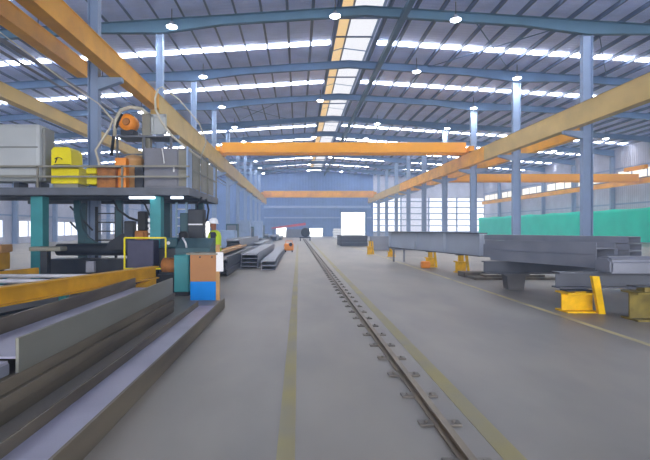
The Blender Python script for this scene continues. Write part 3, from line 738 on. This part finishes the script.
for s_ in (-1, 1):
    MB().lathe([(.008, -.012), (.011, 0), (.008, .012)], P+Vector((-.108, s_*.03, 1.715)), 8).build('eye', 'black', pt)
    MB().lathe([(.012, -.03), (.018, 0), (.012, .03)], P+Vector((-.03, s_*.085, 1.69)), 8).build('ear', 'skin', pt)
    hp = P+Vector((-.25 if s_ > 0 else -.28, s_*.2, .98 if s_ > 0 else 1.04))
    for k in range(4):
        yy = (k-1.5)*.02
        MB().tube([hp+Vector((-.01, yy, 0)), hp+Vector((-.05, yy, -.005)), hp+Vector((-.075+.008*abs(k-1.3), yy, -.03))], .009, 6).build('finger', 'skin', pt)
    MB().tube([hp+Vector((.0, -s_*.03, .0)), hp+Vector((-.03, -s_*.05, -.012)), hp+Vector((-.055, -s_*.045, -.025))], .01, 6).build('thumb', 'skin', pt)
    MB().box(P.x-.15 if s_ > 0 else P.x-.11, P.x+.07 if s_ > 0 else P.x+.11, P.y+s_*.11-.05, P.y+s_*.11+.05, 0, .11, .025).build('boot', 'black', pt)

# ------------------------------------------------------------------ sections stacked along the left of the aisle
def channel_stack(x0, x1, y0, y1, layers, h, desc, grp, z=0, slip=.25, m='beamgrey', skew=0.0, kind='C'):
    for i in range(layers):
        dy = random.uniform(-slip, slip)*.5; dx = random.uniform(-.03, .03)
        pos = 'lone' if layers == 1 else ('lowest' if i == 0 else 'topmost' if i == layers-1 else nth[i]+' from the floor')
        xc = (x0+x1)/2+dx
        b = sect(MB(), kind, (xc, y0+dy, z+h/2+.001), (xc+skew, y1+dy, z+h/2+.001), x1-x0, h-.004, .03, .025)
        tag(b.build('steel_section', m), 'grey steel section, %s %s' % (pos, desc), 'steel section', grp)
        z += h
channel_stack(-2.32, -1.62, 18.4, 31, 4, .157, 'in the four-high stack beside the aisle', 'sections in the four-high stack', kind='I')
channel_stack(-1.42, -.88, 17.6, 33, 2, .175, 'in the low pair nearest the aisle', 'sections in the low pair')
channel_stack(-3.15, -2.42, 15.3, 28, 3, .215, 'in the stack nearest the worker', 'sections in the stack nearest the worker', m='beamdark', kind='I')
channel_stack(-3.2, -2.85, 14.6, 25, 1, .12, 'laid on the stack nearest the worker, tan top', 'tan section', z=.646, m='mtan', kind='I')
channel_stack(-2.95, -2.4, 19, 30, 5, .16, 'in the stack between the worker and the four-high stack', 'sections in the five-high stack', kind='I') if False else None
channel_stack(-4.3, -3.5, 27, 40, 5, .2, 'in the tall stack behind, toward the left columns', 'sections in the tall far stack', kind='I')
channel_stack(-3.3, -2.6, 34, 46, 3, .2, 'in the small stack far down the aisle', 'sections in the small far stack', kind='I')
t = thing('welding_set', 'small orange machine on wheels beside the aisle past the stacks', 'machine', (-.6, 31, 0))
MB().box(-.95, -.3, 30.7, 31.3, .12, .6, .08).build('body', 'morange', t)
MB().lathe([(.12, 0), (.12, .1)], (-.5, 30.64, .55), 12, 'Y').build('dial', 'dark', t)
MB().tube([(-.85, 31, .58), (-.85, 31, .78), (-.4, 31, .78), (-.4, 31, .58)], .025, 8).build('handle', 'morange', t)
for x in (-.85, -.4):
    for y in (30.8, 31.2): MB().lathe([(.1, -.03), (.1, .03)], (x, y, .1), 10, 'X').build('wheel', 'black', t)

# ------------------------------------------------------------------ right side: plate girder, stacks and stands
def frame2(p, q):
    d = (Vector(q)-Vector(p)); L = d.length; d.normalize(); return d, Vector((d.y, -d.x, 0)), L
p, q = Vector((6.3, 15.3, 0)), Vector((4.75, 23.0, 0)); d, n, L = frame2(p, q)
t = thing('plate_girder', 'long pale blue-grey plate girder standing on yellow stands at right', 'steel girder', tuple((p+q)/2+Vector((0, 0, .65))))
b = MB(); b.prism([(-.015, .69), (.015, .69), (.015, 1.44), (-.015, 1.44)], p, n, (0, 0, 1), d, L); b.build('web', 'girder', t)
for z in (.66, 1.44):
    b = MB(); b.prism([(-.16, z), (.16, z), (.16, z+.03), (-.16, z+.03)], p, n, (0, 0, 1), d, L); b.build('flange', 'beamdark', t)
for s_ in (.02, 2.4, 4.9, L-.05):
    b = MB(); c = p+d*s_; b.prism([(-.14, .69), (.14, .69), (.14, 1.44), (-.14, 1.44)], c, n, (0, 0, 1), d, .02); b.build('stiffener', 'girder', t)
def stand(c, z, yaw, label, m='stand_yellow', h0=.41, sc=1.0, leg=0.0):
    t = thing('beam_stand', label, 'stand', c, 'beam stands')
    T = Matrix.Translation(c) @ Matrix.Rotation(yaw, 4, 'Z') @ Matrix.Diagonal((sc, sc, 1, 1))
    def mk(): b = MB(); b.T = T; return b
    mk().prism(ipoly(h0, .42, .03, .03), (-.3, 0, h0/2), (0, 0, 1), (0, 1, 0), (1, 0, 0), .6).build('base', m, t)
    mk().box(-.1, .12, -.1, .1, h0, z-.02).build('upright', m, t)
    b = mk(); b.prism([(.0, .0), (.12, 0), (.0, z-.02+leg), (-.13, z-.02+leg)], (.24, -.3, 0), (1, 0, 0), (0, 0, 1), (0, 1, 0), .08); b.build('leaning_leg', m, t)
    mk().box(-.26, .26, -.12, .12, z-.02, z).build('top_plate', 'dark', t)
    return t
stand((5.55, 18.9, 0), .655, .2, 'yellow beam stand under the middle of the pale plate girder', sc=.65)
stand((6.0, 16.6, 0), .655, .2, 'yellow beam stand under the near end of the pale plate girder', sc=.7)
stand((5.42, 8.75, 0), .42, 0.0, 'bright yellow beam stand with leaning leg, nearest on the right', h0=.38, leg=.31)
stand((6.15, 7.95, 0), .6, 0.0, 'dirty olive beam stand at the right edge of view', 'olive', h0=.5)
tag(MB().box(5.05, 5.4, 18.3, 18.6, 0, .28, .06).build('toolbox', 'morange'), 'small orange toolbox at the foot of the middle girder stand', 'toolbox')
t = thing('trestle', 'thin grey trestle under the far end of the pale plate girder', 'stand', (4.95, 22.2, 0))
for x in (4.7, 5.2): MB().box(x-.04, x+.04, 22.05, 22.13, 0, .6).build('leg', 'panelgrey', t)
MB().box(4.6, 5.3, 22.0, 22.2, .6, .655).build('top_bar', 'panelgrey', t)
# bearers
def bearer(x0, x1, y, z0, z1, label, m='beamdark', dep=.28):
    b = sect(MB(), 'I', (x0, y, (z0+z1)/2), (x1, y, (z0+z1)/2), z1-z0, dep, .02, .03, lying=False)
    return tag(b.build('bearer_beam', m), label, 'steel beam', 'bearer beams under the right stack')
bearer(5.15, 8.8, 9.0, .425, .745, 'dark bearer beam on the bright yellow stand under the right stack')
bearer(4.95, 9.2, 12.0, .42, .745, 'dark bearer beam under the far end of the right stack')
t = thing('support_block', 'tapered grey steel block under the far bearer beam', 'stand', (5.75, 12.0, 0))
b = MB(); b.prism([(-.2, 0), (.2, 0), (.25, .38), (-.25, .38)], (5.75, 11.85, 0), (1, 0, 0), (0, 0, 1), (0, 1, 0), .3); b.build('block', 'beamside', t)
MB().box(5.42, 6.08, 11.8, 12.2, .38, .42).build('cap_plate', 'beamside', t)
t = thing('support_block', 'dark steel post under the hidden end of the bearer beams', 'stand', (8.4, 9.0, 0))
MB().box(8.25, 8.55, 8.85, 9.15, 0, .425, .01).build('block', 'beamside', t)
t = thing('support_block', 'dark steel post under the far bearer, behind the stack', 'stand', (8.9, 12.0, 0))
MB().box(8.75, 9.05, 11.85, 12.15, 0, .42, .01).build('block', 'beamside', t)
# front stack of two layers (skewed), I-sections on their side
p0, p1 = Vector((6.45, 9.75, 0)), Vector((5.25, 12.3, 0)); d, n, L = frame2(p0, p1)
if n.x < 0: n = -n
ends = ['lower grey beam in the front two-high part of the right stack', 'upper grey beam in the front two-high part of the right stack']
zz = .747
for i, h in enumerate((.285, .27)):
    a = p0+n*.36-d*.75*0; b = sect(MB(), 'I', a+Vector((0, 0, zz+h/2)), a+d*(L+.1*i)+Vector((0, 0, zz+h/2)), .7, h-.012, .02, .03)
    tag(b.build('steel_beam', 'beamgrey'), ends[i], 'steel beam', 'beams of the right stack'); zz += h
# rear stack: three channels with dark open ends
p2 = Vector((7.95, 10.6, 0)); zz = .747
names = ['lowest', 'second', 'third', 'topmost']
for i, h in enumerate((.17, .17, .17, .17)):
    a = p2+d*(0.0 if i < 3 else .02)
    b = MB(); hw, hh, tk = .25, (h-.012)/2, .014; o_ = a+Vector((0, 0, zz+h/2))
    for (u0, u1, v0, v1) in ((-hw, hw, -hh, -hh+tk), (-hw, hw, hh-tk, hh), (-hw, -hw+tk, -hh+tk, hh-tk), (hw-tk, hw, -hh+tk, hh-tk)):
        b.prism([(u0, v0), (u1, v0), (u1, v1), (u0, v1)], o_, n, (0, 0, 1), d, 4.2)
    tag(b.build('steel_tube', 'beamgrey'), '%s grey square tube with dark open end in the rear of the right stack' % names[i], 'steel tube', 'tubes of the right stack'); zz += h
a = p2+n*(-.55)+d*.2; 
b = sect(MB(), 'I', a+Vector((0, 0, .747+.2)), a+d*3.6+Vector((0, 0, .747+.2)), .4, .396, .02, .03)
tag(b.build('steel_beam', 'beamgrey'), 'grey beam between the front pair and the open-ended tubes at right', 'steel beam', 'beams of the right stack')
# rounded long box section lying across the near bearer
b = MB()
b.prism([(0, 0), (.5, 0), (.5, .24), (.4, .32), (.1, .32), (0, .24)], (5.95, 8.55, .747), (0, 1, 0), (0, 0, 1), Vector((1, .06, 0)).normalized(), 3.2)
bmesh.ops.bevel(b.bm, geom=[e for e in b.bm.edges], offset=.04, segments=2, affect='EDGES')
tag(b.build('box_section', 'beamgrey'), 'rounded grey box section lying across the near end of the right stack', 'steel section')
# flat dark plates on the floor behind the stack
for i, (x0, x1, y0, y1, z0, z1) in enumerate([(5.55, 8.2, 14.1, 14.75, 0, .08), (5.5, 7.6, 14.9, 15.5, 0, .16)]):
    tag(MB().box(x0, x1, y0, y1, z0, z1, .006).build('steel_plate', 'brown'), ['nearer dark flat plate on the floor behind the right stack', 'thicker dark plate on the floor under the plate girder end'][i], 'steel plate')
tag(MB().box(5.9, 7.8, 14.2, 14.6, .08, .15, .006).build('steel_plate', 'brown'), 'narrow dark plate lying on the nearer floor plate', 'steel plate')

# ------------------------------------------------------------------ far clutter
def bundle(x0, x1, y0, y1, n_, h, lab, m, grp):
    for i in range(n_):
        tag(MB().box(x0, x1, y0+.15*(i % 2), y1-.1*(i % 2), i*h+.001, (i+1)*h-.004, .02).build('steel_slab', m), lab % (['lowest', 'second', 'third', 'fourth'][i] if i < n_-1 else 'topmost'), 'steel slab', grp)
bundle(4.0, 6.5, 42, 46, 3, .33, '%s dark slab in the covered pile before the bright doorway', 'beamdark', 'slabs before the doorway')
for i in range(4):
    tag(sect(MB(), 'I', (5.5, 34+.0*i, .14+i*.26), (9.5, 34.2, .14+i*.26), .5, .25, .02, .03).build('steel_section', 'beamgrey'), 'grey section lying crosswise beyond the plate girder, %s of its stack' % (['lowest', 'second', 'third', 'topmost'][i]), 'steel section', 'crosswise sections beyond the girder')
stand((4.55, 28.5, 0), .85, .3, 'tilted yellow stand alone beyond the plate girder', h0=.5, sc=.6)
stand((5.35, 26.0, 0), .5, .3, 'low yellow stand behind the far end of the plate girder', h0=.3, sc=.6)
t = thing('goods_shed', 'low shed with red sloping roof near the end wall', 'shed', (-1.5, 84, 0))
MB().box(-2.2, 1.0, 82.6, 85.6, 0, 1.55).build('wall', 'panelgrey', t)
b = MB(); b.prism([(-4.8, 1.6), (1.4, 2.3), (1.4, 2.75), (-4.8, 1.9)], (0, 82, 0), (1, 0, 0), (0, 0, 1), (0, 1, 0), 4); b.build('roof', 'red', t)
for x in (-4.6,):
    for y in (82.3, 85.7): MB().box(x-.08, x+.08, y-.08, y+.08, 0, 1.46).build('post', 'steel_blue', t)
for i in range(4):
    tag(MB().box(5.9+.1*(i % 2), 7.3+.1*(i % 2), 76, 77.2, i*.42, (i+1)*.42-.01, .12).build('bulk_bag', 'white'), 'white sack %s of the pile left of the bright doorway' % (['lowest', 'second', 'third', 'topmost'][i]), 'sack', 'white sacks by the doorway')
for i, (x, y, h, wd) in enumerate([(-6.4, 44, 2.1, 1.1), (-6.2, 52, 2.6, 1.4), (-6.3, 58, 1.9, 1.2), (-6.0, 66, 2.8, 1.6), (-6.2, 74, 2.2, 1.4), (-5.6, 36, 1.5, 1.3)]):
    t = thing('machine_cabinet', 'pale blue cabinet along the left column line, %s from the near end' % nth[(5, )[0] and (i+1 if i < 5 else 0)], 'cabinet', (x, y, 0), 'cabinets along the left column line')
    MB().box(x-wd/2, x+wd/2, y-.6, y+.6, .12, h, .03).build('body', 'cabinet_far' if i % 2 else 'dteal', t)
    MB().box(x-wd/2+.05, x+wd/2-.05, y-.55, y+.55, 0, .12).build('plinth', 'dark', t)
    MB().box(x-wd/2+.1, x+wd/2-.1, y-.63, y-.6, .3, h-.15, .01).build('door', 'cabinet_far' if i % 2 else 'panelgrey', t)
for i, (x, y) in enumerate([(-4.6, 50), (-3.6, 58), (-3.2, 64)]):
    channel_stack(x-.8, x+.8, y, y+8, 2+i % 2, .3, 'in a wide pile near the %s' % (['second left cabinets', 'third left cabinets', 'fourth left cabinets'][i]), 'sections in wide pile %s' % nth[i], kind='I', m='beamdark')
